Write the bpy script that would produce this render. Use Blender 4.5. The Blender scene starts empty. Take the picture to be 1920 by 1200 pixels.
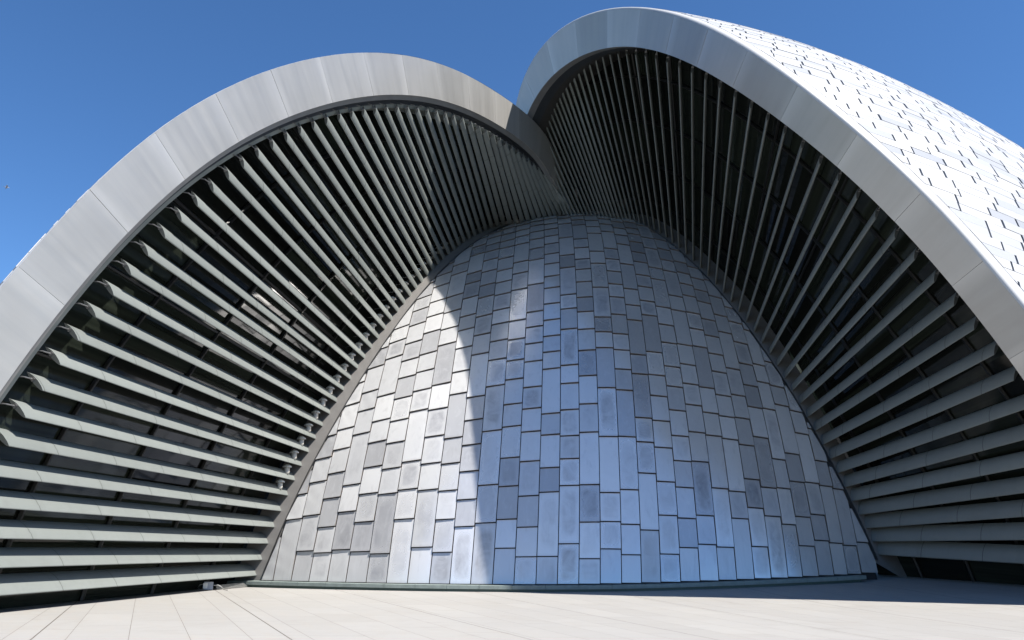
import bpy, bmesh, math, random
import numpy as np
from mathutils import Vector, Matrix
random.seed(7)
R = math.radians
SC = bpy.context.scene
COL = SC.collection

# ------------------------------------------------------------------ camera, sky, sun, exposure
PITCH, ROLL, EYE, FPX = 16.1, 0.4, 1.6, 1478.0
cam = bpy.data.cameras.new('camera')
cam.sensor_width = 36.0
cam.lens = FPX / 1920 * 36.0
cam.clip_end = 20000
cam_o = bpy.data.objects.new('camera', cam)
COL.objects.link(cam_o)
_p, _r = R(PITCH), R(ROLL)
_fw = Vector((0, math.cos(_p), math.sin(_p)))
_u0 = Vector((0, -math.sin(_p), math.cos(_p)))
_x0 = Vector((1, 0, 0))
_rt = _x0 * math.cos(_r) + _u0 * math.sin(_r)
_up = _u0 * math.cos(_r) - _x0 * math.sin(_r)
cam_o.matrix_world = Matrix(((_rt.x, _up.x, -_fw.x, 0), (_rt.y, _up.y, -_fw.y, 0), (_rt.z, _up.z, -_fw.z, EYE), (0, 0, 0, 1)))
SC.camera = cam_o

SUN_AZ, SUN_EL = 123.2, 54.0
world = bpy.data.worlds.new('World')
SC.world = world
world.use_nodes = True
wn = world.node_tree
sky = wn.nodes.new('ShaderNodeTexSky')
sky.sky_type = 'NISHITA'
sky.sun_disc = False
sky.sun_elevation = R(SUN_EL)
sky.sun_rotation = R(SUN_AZ)
sky.altitude = 1500
sky.air_density = 1.0
sky.dust_density = 0.0
sky.ozone_density = 7.0
hsv = wn.nodes.new('ShaderNodeHueSaturation')
hsv.inputs['Saturation'].default_value = 1.10
hsv.inputs['Value'].default_value = 1.30
wn.links.new(sky.outputs[0], hsv.inputs['Color'])
wn.links.new(hsv.outputs[0], wn.nodes['Background'].inputs[0])
wn.nodes['Background'].inputs[1].default_value = 0.075

sl = bpy.data.lights.new('sun', 'SUN')
sl.energy = 5.0
sl.angle = R(0.53)
sl.color = (1.0, 0.955, 0.89)
so = bpy.data.objects.new('sun', sl)
COL.objects.link(so)
SDIR = Vector((math.sin(R(SUN_AZ)) * math.cos(R(SUN_EL)), math.cos(R(SUN_AZ)) * math.cos(R(SUN_EL)), math.sin(R(SUN_EL))))
so.rotation_euler = SDIR.to_track_quat('Z', 'Y').to_euler()
so.location = (30, -20, 60)
SC.view_settings.view_transform = 'Standard'
SC.view_settings.look = 'None'
SC.view_settings.exposure = 0.9
SC.view_settings.gamma = 1.0
SC.render.engine = 'CYCLES'
SC.cycles.max_bounces = 8
SC.cycles.diffuse_bounces = 2

# ------------------------------------------------------------------ surveyed curves (metres)
# LO/LI, RO/RI: outer and inner edge of the left / right arch; NL/NR: normals of the arch planes
# TL/IL, TR/IR: outer and inner ends of every louvre; EL/ER: edges of the dome cladding; SEAM: its column joints
LO=[[3.899,46.305,23.127],[3.725,45.932,23.487],[3.539,45.539,23.819],[3.343,45.128,24.123],[3.137,44.702,24.396],[2.921,44.261,24.638],[2.698,43.807,24.847],[2.468,43.343,25.023],[2.235,42.876,25.187],[1.997,42.402,25.317],[1.752,41.919,25.397],[1.504,41.434,25.435],[1.253,40.947,25.439],[1.001,40.462,25.416],[0.749,39.978,25.371],[0.497,39.496,25.311],[0.246,39.016,25.239],[-0.006,38.536,25.157],[-0.257,38.059,25.067],[-0.508,37.582,24.971],[-0.758,37.106,24.868],[-1.009,36.632,24.759],[-1.259,36.159,24.643],[-1.508,35.688,24.52],[-1.757,35.218,24.39],[-2.006,34.75,24.253],[-2.254,34.285,24.108],[-2.501,33.821,23.955],[-2.747,33.36,23.794],[-2.993,32.901,23.623],[-3.237,32.446,23.442],[-3.48,31.994,23.252],[-3.721,31.546,23.052],[-3.961,31.101,22.842],[-4.2,30.66,22.622],[-4.437,30.223,22.394],[-4.673,29.791,22.156],[-4.907,29.362,21.909],[-5.139,28.938,21.652],[-5.369,28.519,21.386],[-5.597,28.103,21.112],[-5.824,27.693,20.83],[-6.048,27.286,20.54],[-6.271,26.885,20.243],[-6.492,26.487,19.939],[-6.71,26.094,19.627],[-6.927,25.706,19.307],[-7.141,25.323,18.98],[-7.354,24.945,18.647],[-7.564,24.572,18.306],[-7.772,24.204,17.958],[-7.977,23.841,17.604],[-8.18,23.483,17.243],[-8.38,23.132,16.874],[-8.578,22.786,16.499],[-8.772,22.448,16.115],[-8.964,22.116,15.724],[-9.152,21.792,15.326],[-9.336,21.474,14.92],[-9.517,21.164,14.507],[-9.695,20.862,14.087],[-9.869,20.568,13.659],[-10.038,20.282,13.225],[-10.204,20.006,12.782],[-10.365,19.738,12.333],[-10.522,19.479,11.877],[-10.675,19.228,11.416],[-10.825,18.985,10.949],[-10.97,18.75,10.476],[-11.112,18.522,10.0],[-11.251,18.301,9.519],[-11.387,18.086,9.034],[-11.521,17.875,8.547],[-11.653,17.668,8.058],[-11.784,17.461,7.568],[-11.914,17.259,7.077],[-12.041,17.062,6.582],[-12.161,16.879,6.081],[-12.274,16.711,5.573],[-12.381,16.555,5.059],[-12.481,16.413,4.54],[-12.574,16.284,4.016],[-12.66,16.17,3.488],[-12.738,16.073,2.955],[-12.807,15.992,2.418],[-12.868,15.927,1.879],[-12.922,15.878,1.336],[-12.967,15.844,0.792],[-13.004,15.826,0.246],[-13.033,15.824,-0.3]]
LI=[[3.644,46.001,21.215],[3.251,45.165,21.966],[3.099,44.846,22.203],[2.94,44.518,22.423],[2.743,44.111,22.659],[2.502,43.621,22.898],[2.325,43.264,23.047],[2.145,42.901,23.176],[1.964,42.538,23.304],[1.779,42.169,23.408],[1.552,41.72,23.493],[1.359,41.343,23.534],[1.126,40.889,23.551],[0.931,40.511,23.546],[0.696,40.059,23.524],[0.5,39.682,23.492],[0.265,39.232,23.439],[0.03,38.783,23.376],[-0.205,38.335,23.304],[-0.439,37.889,23.223],[-0.673,37.444,23.136],[-0.946,36.926,23.025],[-1.18,36.484,22.921],[-1.413,36.043,22.81],[-1.646,35.604,22.693],[-1.878,35.166,22.569],[-2.109,34.731,22.437],[-2.34,34.297,22.297],[-2.57,33.867,22.147],[-2.799,33.438,21.989],[-3.027,33.013,21.823],[-3.254,32.59,21.648],[-3.48,32.171,21.464],[-3.705,31.755,21.271],[-3.965,31.274,21.035],[-4.187,30.866,20.822],[-4.407,30.462,20.601],[-4.625,30.061,20.372],[-4.842,29.664,20.135],[-5.058,29.271,19.891],[-5.271,28.882,19.638],[-5.483,28.497,19.378],[-5.694,28.116,19.111],[-5.902,27.738,18.838],[-6.11,27.365,18.558],[-6.315,26.995,18.272],[-6.552,26.569,17.93],[-6.754,26.209,17.629],[-6.953,25.853,17.322],[-7.151,25.501,17.009],[-7.347,25.154,16.69],[-7.54,24.811,16.365],[-7.731,24.473,16.033],[-7.92,24.141,15.694],[-8.107,23.814,15.348],[-8.29,23.493,14.996],[-8.472,23.178,14.638],[-8.65,22.868,14.273],[-8.854,22.516,13.838],[-9.025,22.222,13.458],[-9.193,21.935,13.07],[-9.358,21.655,12.676],[-9.52,21.381,12.277],[-9.678,21.115,11.871],[-9.833,20.856,11.459],[-9.984,20.606,11.04],[-10.131,20.362,10.616],[-10.275,20.126,10.187],[-10.416,19.896,9.753],[-10.554,19.672,9.315],[-10.711,19.42,8.799],[-10.841,19.211,8.351],[-10.969,19.009,7.9],[-11.094,18.811,7.446],[-11.217,18.62,6.989],[-11.356,18.403,6.452],[-11.473,18.222,5.989],[-11.587,18.047,5.523],[-11.698,17.878,5.054],[-11.808,17.712,4.584],[-11.912,17.558,4.108],[-12.009,17.418,3.627],[-12.098,17.295,3.139],[-12.178,17.189,2.646],[-12.249,17.1,2.149],[-12.312,17.029,1.647],[-12.357,16.983,1.226],[-12.388,16.956,0.888],[-12.416,16.937,0.55],[-12.463,16.93,-0.3]]
RO=[[-0.248,43.842,23.962],[-0.245,43.569,24.421],[-0.224,43.27,24.864],[-0.185,42.949,25.288],[-0.129,42.604,25.693],[-0.056,42.239,26.076],[0.035,41.854,26.436],[0.141,41.452,26.771],[0.256,41.041,27.094],[0.383,40.619,27.395],[0.536,40.175,27.65],[0.71,39.714,27.86],[0.904,39.243,28.025],[1.114,38.765,28.148],[1.337,38.285,28.229],[1.573,37.805,28.27],[1.818,37.329,28.275],[2.07,36.856,28.248],[2.329,36.39,28.19],[2.591,35.929,28.105],[2.858,35.474,27.994],[3.127,35.026,27.859],[3.398,34.582,27.7],[3.67,34.144,27.52],[3.942,33.71,27.317],[4.213,33.279,27.093],[4.484,32.85,26.847],[4.753,32.422,26.58],[5.019,31.994,26.291],[5.283,31.566,25.979],[5.541,31.135,25.646],[5.796,30.701,25.292],[6.044,30.264,24.916],[6.287,29.825,24.52],[6.523,29.384,24.106],[6.752,28.943,23.674],[6.975,28.503,23.228],[7.191,28.068,22.771],[7.401,27.642,22.306],[7.607,27.227,21.837],[7.81,26.827,21.368],[8.01,26.448,20.901],[8.209,26.091,20.442],[8.41,25.759,19.991],[8.613,25.455,19.551],[8.82,25.177,19.124],[9.032,24.928,18.708],[9.249,24.704,18.303],[9.471,24.504,17.908],[9.698,24.325,17.521],[9.931,24.165,17.141],[10.168,24.021,16.765],[10.409,23.891,16.392],[10.655,23.773,16.021],[10.905,23.667,15.651],[11.16,23.572,15.283],[11.419,23.488,14.914],[11.683,23.416,14.546],[11.952,23.354,14.176],[12.225,23.301,13.804],[12.501,23.256,13.427],[12.777,23.215,13.044],[13.054,23.177,12.654],[13.328,23.139,12.254],[13.597,23.098,11.844],[13.861,23.054,11.424],[14.12,23.007,10.994],[14.371,22.955,10.554],[14.617,22.899,10.107],[14.858,22.839,9.652],[15.094,22.774,9.192],[15.329,22.7,8.729],[15.558,22.625,8.261],[15.782,22.548,7.788],[15.997,22.476,7.307],[16.206,22.408,6.822],[16.41,22.341,6.332],[16.605,22.284,5.836],[16.794,22.232,5.338],[16.978,22.186,4.836],[17.155,22.152,4.33],[17.326,22.125,3.822],[17.493,22.107,3.312],[17.652,22.102,2.8],[17.806,22.107,2.286],[17.955,22.121,1.77],[18.098,22.148,1.254],[18.234,22.189,0.736],[18.365,22.239,0.218],[18.491,22.299,-0.3]]
RI=[[-0.003,43.195,24.256],[0.075,42.895,24.51],[0.126,42.71,24.655],[0.199,42.46,24.842],[0.278,42.204,25.018],[0.384,41.878,25.226],[0.522,41.477,25.453],[0.646,41.136,25.625],[0.805,40.721,25.81],[0.965,40.305,25.992],[1.109,39.953,26.118],[1.292,39.526,26.244],[1.452,39.168,26.327],[1.654,38.736,26.398],[1.829,38.377,26.432],[2.046,37.947,26.449],[2.232,37.591,26.445],[2.459,37.167,26.418],[2.651,36.815,26.38],[2.886,36.398,26.31],[3.124,35.984,26.22],[3.324,35.643,26.129],[3.565,35.236,26.004],[3.808,34.833,25.86],[4.051,34.433,25.696],[4.295,34.036,25.51],[4.538,33.642,25.305],[4.78,33.249,25.081],[4.98,32.923,24.879],[5.218,32.531,24.619],[5.453,32.139,24.339],[5.684,31.749,24.038],[5.911,31.357,23.718],[6.133,30.965,23.38],[6.351,30.572,23.025],[6.562,30.179,22.655],[6.802,29.722,22.206],[7.002,29.331,21.809],[7.197,28.944,21.402],[7.386,28.564,20.989],[7.603,28.129,20.502],[7.785,27.768,20.084],[7.964,27.419,19.668],[8.173,27.031,19.187],[8.353,26.717,18.782],[8.533,26.423,18.385],[8.748,26.105,17.933],[8.935,25.856,17.556],[9.159,25.591,17.128],[9.356,25.386,16.77],[9.592,25.172,16.362],[9.799,25.006,16.019],[10.046,24.832,15.623],[10.261,24.698,15.287],[10.517,24.556,14.897],[10.74,24.447,14.564],[11.003,24.332,14.174],[11.233,24.246,13.839],[11.504,24.159,13.447],[11.74,24.095,13.109],[12.019,24.034,12.711],[12.261,23.991,12.367],[12.505,23.955,12.018],[12.79,23.921,11.604],[13.034,23.895,11.243],[13.316,23.867,10.813],[13.555,23.843,10.437],[13.829,23.811,9.988],[14.059,23.782,9.596],[14.322,23.743,9.129],[14.541,23.707,8.723],[14.792,23.661,8.241],[15.001,23.62,7.822],[15.238,23.572,7.326],[15.436,23.533,6.896],[15.661,23.486,6.389],[15.851,23.444,5.952],[16.034,23.406,5.51],[16.241,23.366,4.99],[16.412,23.338,4.541],[16.578,23.314,4.089],[16.764,23.294,3.558],[16.917,23.284,3.1],[17.064,23.284,2.64],[17.205,23.292,2.179],[17.364,23.311,1.639],[17.472,23.332,1.252],[17.577,23.36,0.864],[17.657,23.39,0.554],[17.866,23.489,-0.3]]
NL=[0.8877,-0.4581,-0.0456]
NR=[-0.8562,-0.4469,-0.2594]
TL=[[-12.281,18.128,0.419],[-12.225,18.174,1.052],[-12.151,18.251,1.719],[-12.058,18.361,2.405],[-11.948,18.505,3.103],[-11.821,18.681,3.807],[-11.679,18.888,4.514],[-11.521,19.122,5.223],[-11.35,19.383,5.934],[-11.167,19.667,6.645],[-10.972,19.973,7.355],[-10.768,20.298,8.065],[-10.555,20.641,8.772],[-10.333,21.001,9.476],[-10.103,21.377,10.174],[-9.866,21.768,10.864],[-9.621,22.175,11.545],[-9.368,22.598,12.213],[-9.108,23.037,12.866],[-8.841,23.492,13.503],[-8.565,23.965,14.122],[-8.281,24.455,14.721],[-7.99,24.962,15.3],[-7.691,25.486,15.858],[-7.384,26.028,16.394],[-7.069,26.586,16.908],[-6.748,27.159,17.401],[-6.421,27.747,17.873],[-6.088,28.347,18.324],[-5.75,28.958,18.755],[-5.409,29.578,19.165],[-5.065,30.206,19.555],[-4.719,30.84,19.925],[-4.372,31.477,20.274],[-4.025,32.118,20.601],[-3.678,32.761,20.906],[-3.331,33.405,21.187],[-2.984,34.051,21.444],[-2.638,34.699,21.677],[-2.292,35.348,21.885],[-1.946,36.0,22.068],[-1.601,36.654,22.229],[-1.255,37.31,22.368],[-0.91,37.967,22.488],[-0.565,38.624,22.593],[-0.223,39.277,22.686],[0.115,39.924,22.77],[0.447,40.561,22.847],[0.772,41.184,22.916],[1.088,41.791,22.97],[1.396,42.385,22.996],[1.698,42.973,22.968],[2.002,43.574,22.845]]
IL=[[-10.356,34.093,0.422],[-10.2,34.128,1.035],[-10.035,34.205,1.68],[-9.861,34.314,2.339],[-9.677,34.44,3.0],[-9.491,34.602,3.656],[-9.295,34.767,4.302],[-9.096,34.953,4.936],[-8.888,35.142,5.557],[-8.678,35.351,6.169],[-8.461,35.563,6.77],[-8.237,35.778,7.363],[-8.01,36.012,7.95],[-7.78,36.264,8.534],[-7.544,36.518,9.112],[-7.305,36.789,9.689],[-7.064,37.079,10.264],[-6.818,37.369,10.834],[-6.571,37.678,11.401],[-6.322,37.99,11.961],[-6.072,38.319,12.517],[-5.824,38.668,13.068],[-5.576,39.019,13.609],[-5.328,39.374,14.137],[-5.082,39.749,14.658],[-4.838,40.127,15.166],[-4.595,40.51,15.659],[-4.354,40.912,16.143],[-4.111,41.303,16.607],[-3.869,41.714,17.062],[-3.622,42.114,17.496],[-3.371,42.517,17.916],[-3.114,42.925,18.322],[-2.85,43.337,18.713],[-2.575,43.753,19.091],[-2.287,44.157,19.449],[-1.987,44.58,19.801],[-1.673,45.007,20.14],[-1.346,45.531,20.506],[-0.991,45.589,20.666],[-0.628,45.636,20.807],[-0.256,45.327,20.786],[0.116,45.115,20.793],[0.485,44.968,20.819],[0.851,44.869,20.859],[1.211,44.817,20.915],[1.562,44.813,20.989],[1.905,44.872,21.089],[2.24,44.977,21.208],[2.567,45.115,21.338],[2.89,45.239,21.453],[3.213,45.275,21.509],[3.539,45.087,21.431]]
TR=[[18.193,24.942,1.085],[17.981,24.829,1.954],[17.771,24.743,2.76],[17.537,24.704,3.55],[17.264,24.713,4.35],[16.949,24.763,5.172],[16.593,24.842,6.016],[16.198,24.939,6.879],[15.769,25.042,7.753],[15.308,25.141,8.627],[14.82,25.226,9.491],[14.307,25.294,10.338],[13.776,25.349,11.162],[13.237,25.404,11.964],[12.7,25.48,12.751],[12.173,25.592,13.528],[11.659,25.751,14.301],[11.157,25.96,15.073],[10.667,26.223,15.846],[10.195,26.55,16.627],[9.744,26.958,17.424],[9.318,27.457,18.246],[8.915,28.049,19.092],[8.531,28.718,19.952],[8.158,29.438,20.807],[7.79,30.179,21.635],[7.423,30.915,22.415],[7.057,31.629,23.133],[6.693,32.312,23.781],[6.331,32.961,24.358],[5.975,33.578,24.866],[5.626,34.165,25.309],[5.285,34.728,25.695],[4.952,35.27,26.031],[4.628,35.794,26.321],[4.314,36.301,26.571],[4.012,36.793,26.786],[3.723,37.269,26.966],[3.448,37.728,27.113],[3.189,38.17,27.227],[2.947,38.595,27.309],[2.722,39.004,27.359],[2.514,39.398,27.378],[2.319,39.782,27.368],[2.134,40.159,27.333],[1.956,40.534,27.279],[1.781,40.914,27.209],[1.606,41.299,27.129],[1.43,41.691,27.039],[1.259,42.082,26.938],[1.101,42.46,26.813],[0.972,42.807,26.646],[0.894,43.097,26.407],[0.889,43.311,26.055],[0.976,43.439,25.544]]
IR=[[14.592,32.607,1.417],[14.43,32.674,1.919],[14.267,32.773,2.428],[14.089,32.868,2.952],[13.912,32.993,3.496],[13.738,33.146,4.061],[13.56,33.312,4.643],[13.387,33.508,5.243],[13.213,33.717,5.855],[13.037,33.942,6.475],[12.867,34.199,7.103],[12.695,34.473,7.734],[12.515,34.747,8.363],[12.332,35.039,8.992],[12.15,35.365,9.622],[11.953,35.677,10.244],[11.755,36.022,10.868],[11.545,36.369,11.486],[11.329,36.734,12.103],[11.107,37.117,12.718],[10.874,37.502,13.326],[10.64,37.921,13.937],[10.398,38.343,14.539],[10.149,38.767,15.13],[9.904,39.227,15.719],[9.656,39.691,16.294],[9.409,40.16,16.852],[9.165,40.635,17.389],[8.922,41.101,17.897],[8.687,41.574,18.38],[8.455,42.024,18.822],[8.228,42.451,19.224],[8.001,42.823,19.57],[7.78,43.157,19.867],[7.56,43.437,20.111],[7.336,43.631,20.289],[7.111,43.753,20.411],[6.886,43.818,20.489],[6.658,43.825,20.526],[6.432,43.819,20.547],[6.206,43.799,20.558],[5.982,43.794,20.574],[5.756,43.804,20.6],[5.53,43.845,20.644],[5.305,43.93,20.712],[5.076,44.03,20.791],[4.846,44.16,20.885],[4.615,44.306,20.984],[4.381,44.439,21.07],[4.148,44.544,21.132],[3.913,44.59,21.154],[3.681,44.608,21.151],[3.45,44.612,21.138],[3.221,44.721,21.185],[2.995,45.206,21.445]]
EL=[[-10.101,33.748,0.13],[-9.972,33.746,0.561],[-9.845,33.778,0.997],[-9.71,33.808,1.437],[-9.573,33.855,1.881],[-9.438,33.935,2.329],[-9.294,34.015,2.781],[-9.143,34.094,3.235],[-8.992,34.206,3.693],[-8.834,34.318,4.155],[-8.672,34.446,4.622],[-8.501,34.573,5.092],[-8.327,34.715,5.567],[-8.148,34.874,6.048],[-7.964,35.048,6.537],[-7.772,35.22,7.031],[-7.578,35.424,7.535],[-7.375,35.626,8.047],[-7.165,35.843,8.567],[-6.951,36.091,9.102],[-6.729,36.354,9.648],[-6.498,36.63,10.205],[-6.257,36.921,10.775],[-6.007,37.241,11.36],[-5.745,37.576,11.958],[-5.473,37.957,12.576],[-5.185,38.353,13.207],[-4.88,38.779,13.852],[-4.557,39.235,14.512],[-4.212,39.723,15.185],[-3.843,40.259,15.874],[-3.446,40.828,16.572],[-3.016,41.43,17.274],[-2.55,42.067,17.976],[-2.042,42.756,18.68],[-1.487,43.483,19.372],[-0.878,44.266,20.051],[-0.21,45.171,20.736],[0.522,45.607,21.164],[1.284,45.037,21.08]]
ER=[[14.299,32.294,1.229],[14.201,32.346,1.594],[14.105,32.414,1.963],[14.005,32.481,2.337],[13.9,32.548,2.714],[13.804,32.647,3.095],[13.704,32.746,3.481],[13.598,32.844,3.87],[13.493,32.957,4.263],[13.39,33.087,4.661],[13.28,33.216,5.063],[13.165,33.344,5.468],[13.049,33.488,5.879],[12.933,33.648,6.296],[12.81,33.806,6.717],[12.687,33.98,7.144],[12.562,34.169,7.579],[12.428,34.358,8.018],[12.293,34.561,8.465],[12.155,34.78,8.92],[12.013,35.013,9.384],[11.862,35.245,9.852],[11.711,35.508,10.334],[11.549,35.77,10.821],[11.382,36.047,11.318],[11.212,36.354,11.828],[11.034,36.676,12.348],[10.842,36.997,12.873],[10.649,37.365,13.417],[10.444,37.747,13.971],[10.226,38.145,14.533],[9.998,38.573,15.109],[9.757,39.033,15.698],[9.502,39.524,16.299],[9.23,40.047,16.912],[8.939,40.602,17.534],[8.633,41.221,18.178],[8.308,41.904,18.841],[7.963,42.668,19.529],[7.609,43.606,20.278]]
SEAM=[-14.134,-13.324,-12.556,-11.782,-11.002,-10.173,-9.357,-8.53,-7.676,-6.892,-6.095,-5.266,-4.463,-3.644,-2.847,-2.052,-1.256,-0.459,0.278,1.002,1.747,2.478,3.194,3.877,4.565,5.221,5.888,6.472,7.134,7.76,8.329,8.911]
SHL={"az":-0.8377580409572782,"al":-0.0055,"be":0.0,"cs":16.0,"C":[-4.425,31.718,0.0]}
SHR={"az":0.9262,"al":0.0144,"be":0.0003,"el":-0.064,"C":[8.477,36.314,0.0]}
LAMP=[[-5.448,42.767,16.873],[-5.812,42.597,16.551],[-6.078,42.038,15.939],[-6.395,41.675,15.436],[-6.61,41.126,14.79],[-6.89,40.822,14.326],[-7.186,40.362,13.672],[-7.394,39.938,13.074],[-7.622,39.642,12.581],[-7.898,39.457,12.183],[-8.122,39.189,11.713],[-8.339,38.926,11.223],[-8.544,38.55,10.577],[-8.751,38.219,9.956],[-8.958,37.918,9.355],[-9.166,37.645,8.772],[-9.418,37.384,8.15],[-9.65,37.161,7.573],[-9.875,36.943,6.982],[-10.078,36.691,6.324],[-10.255,36.451,5.682],[-10.42,36.21,4.981]]

A = lambda v: np.array(v, float)
LO, LI, RO, RI = A(LO), A(LI), A(RO), A(RI)
NL, NR = A(NL), A(NR)
TL, IL, TR, IR, EL, ER = A(TL), A(IL), A(TR), A(IR), A(EL), A(ER)
unit = lambda v: v / (np.linalg.norm(v, axis=-1, keepdims=True) + 1e-12)

def ground_z(x, y):
    d = (x - 2) * .6 + (y - 31) * .8
    d = np.minimum(np.log1p(np.exp(np.minimum(d, 40.0))), 24.0)
    fade = np.clip((90.0 - np.hypot(x, y)) / 30.0, 0, 1)
    return .06 * d * fade

# ------------------------------------------------------------------ mesh helpers
class MB:
    def __init__(s):
        s.v, s.f, s.m, s.uv, s.c, s.sm = [], [], [], [], [], []
    def add(s, verts, faces, mat=0, uvs=None, col=(.5, .5, .5), smooth=False):
        n = len(s.v)
        s.v += [tuple(map(float, p)) for p in verts]
        for k, f in enumerate(faces):
            s.f.append(tuple(i + n for i in f))
            s.m.append(mat)
            s.uv.append([uvs[i] for i in f] if uvs is not None else [(0, 0)] * len(f))
            s.c.append(col)
            s.sm.append(smooth)
    def grid(s, P, mat=0, uv=None, col=(.5, .5, .5), smooth=True, flip=False):
        a, b = len(P), len(P[0])
        vs = [p for r in P for p in r]
        us = [u for r in uv for u in r] if uv is not None else None
        fs = []
        for i in range(a - 1):
            for j in range(b - 1):
                q = (i * b + j, i * b + j + 1, (i + 1) * b + j + 1, (i + 1) * b + j)
                fs.append(q[::-1] if flip else q)
        s.add(vs, fs, mat, us, col, smooth)
    def box(s, o, x, y, z, mat=0, col=(.5, .5, .5)):
        o, x, y, z = map(A, (o, x, y, z))
        vs = [o + i * x + j * y + k * z for k in (0, 1) for j in (0, 1) for i in (0, 1)]
        fs = [(0, 2, 3, 1), (4, 5, 7, 6), (0, 1, 5, 4), (2, 6, 7, 3), (0, 4, 6, 2), (1, 3, 7, 5)]
        if np.dot(np.cross(x, y), z) < 0:
            fs = [f[::-1] for f in fs]
        s.add(vs, fs, mat, None, col)
    def tube(s, pts, r, mat=0, n=8, caps=True, smooth=True, col=(.5, .5, .5)):
        pts = A(pts)
        rs = r if hasattr(r, '__len__') else [r] * len(pts)
        t = unit(np.gradient(pts, axis=0))
        ref = A((0, 0, 1)) if abs(t[0][2]) < .9 else A((1, 0, 0))
        rings = []
        for p, d, rr in zip(pts, t, rs):
            a = unit(np.cross(ref, d)); b = np.cross(d, a)
            rings.append([p + rr * (math.cos(2 * math.pi * k / n) * a + math.sin(2 * math.pi * k / n) * b) for k in range(n + 1)])
        s.grid(rings, mat, None, col, smooth, flip=True)
        if caps:
            s.add(rings[0][:n], [tuple(range(n))[::-1]], mat, None, col)
            s.add(rings[-1][:n], [tuple(range(n))], mat, None, col)
    def build(s, name, mats, parent=None, loc=None, toward=None, axis=None):
        me = bpy.data.meshes.new(name)
        V = np.array(s.v)
        if axis is not None:                        # a long closed body: every face looks away from its axis
            p0, p1 = A(axis[0]), A(axis[1]); d = unit(p1 - p0); L = np.linalg.norm(p1 - p0)
            for k, f in enumerate(s.f):
                P = V[list(f)]; c = P.mean(0); n = np.zeros(3)
                for i in range(1, len(f) - 1):
                    n += np.cross(P[i] - P[0], P[i + 1] - P[0])
                a_ = p0 + d * min(max(np.dot(c - p0, d), .3), L - .3)
                if np.dot(n, c - a_) < 0:
                    s.f[k] = f[::-1]; s.uv[k] = s.uv[k][::-1]
        if toward is not None:                      # turn every face to look at a point in front of the building
            tw = A(toward)
            for k, f in enumerate(s.f):
                P = V[list(f)]; c = P.mean(0); n = np.zeros(3)
                for i in range(1, len(f) - 1):
                    n += np.cross(P[i] - P[0], P[i + 1] - P[0])
                if np.dot(n, tw - c) < 0:
                    s.f[k] = f[::-1]; s.uv[k] = s.uv[k][::-1]
        base = A(loc) if loc is not None else A((0, 0, 0))
        me.from_pydata([tuple(p) for p in (V - base)], [], s.f)
        mats = mats if isinstance(mats, (list, tuple)) else [mats]
        for m in mats:
            me.materials.append(m)
        me.polygons.foreach_set('material_index', s.m)
        me.polygons.foreach_set('use_smooth', s.sm)
        uvl = me.uv_layers.new(name='UVMap')
        flat = [c for f in s.uv for u in f for c in u]
        uvl.data.foreach_set('uv', flat)
        at = me.attributes.new('rnd', 'FLOAT_COLOR', 'FACE')
        at.data.foreach_set('color', [c for q in s.c for c in (q[0], q[1], q[2], 1.0)])
        me.update()
        o = bpy.data.objects.new(name, me)
        COL.objects.link(o)
        if parent is not None:
            o.parent = parent
        if loc is not None:
            o.location = tuple(base - (A(parent.location) if parent is not None else 0))
        elif parent is not None:
            o.location = -Vector(parent.location)
        return o

def tag(o, label=None, cat=None, group=None, kind=None):
    if label: o['label'] = label
    if cat: o['category'] = cat
    if group: o['group'] = group
    if kind: o['kind'] = kind
    return o
def empty(name, loc):
    o = bpy.data.objects.new(name, None)
    o.location = tuple(loc)
    o.empty_display_size = .5
    COL.objects.link(o)
    return o

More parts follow.
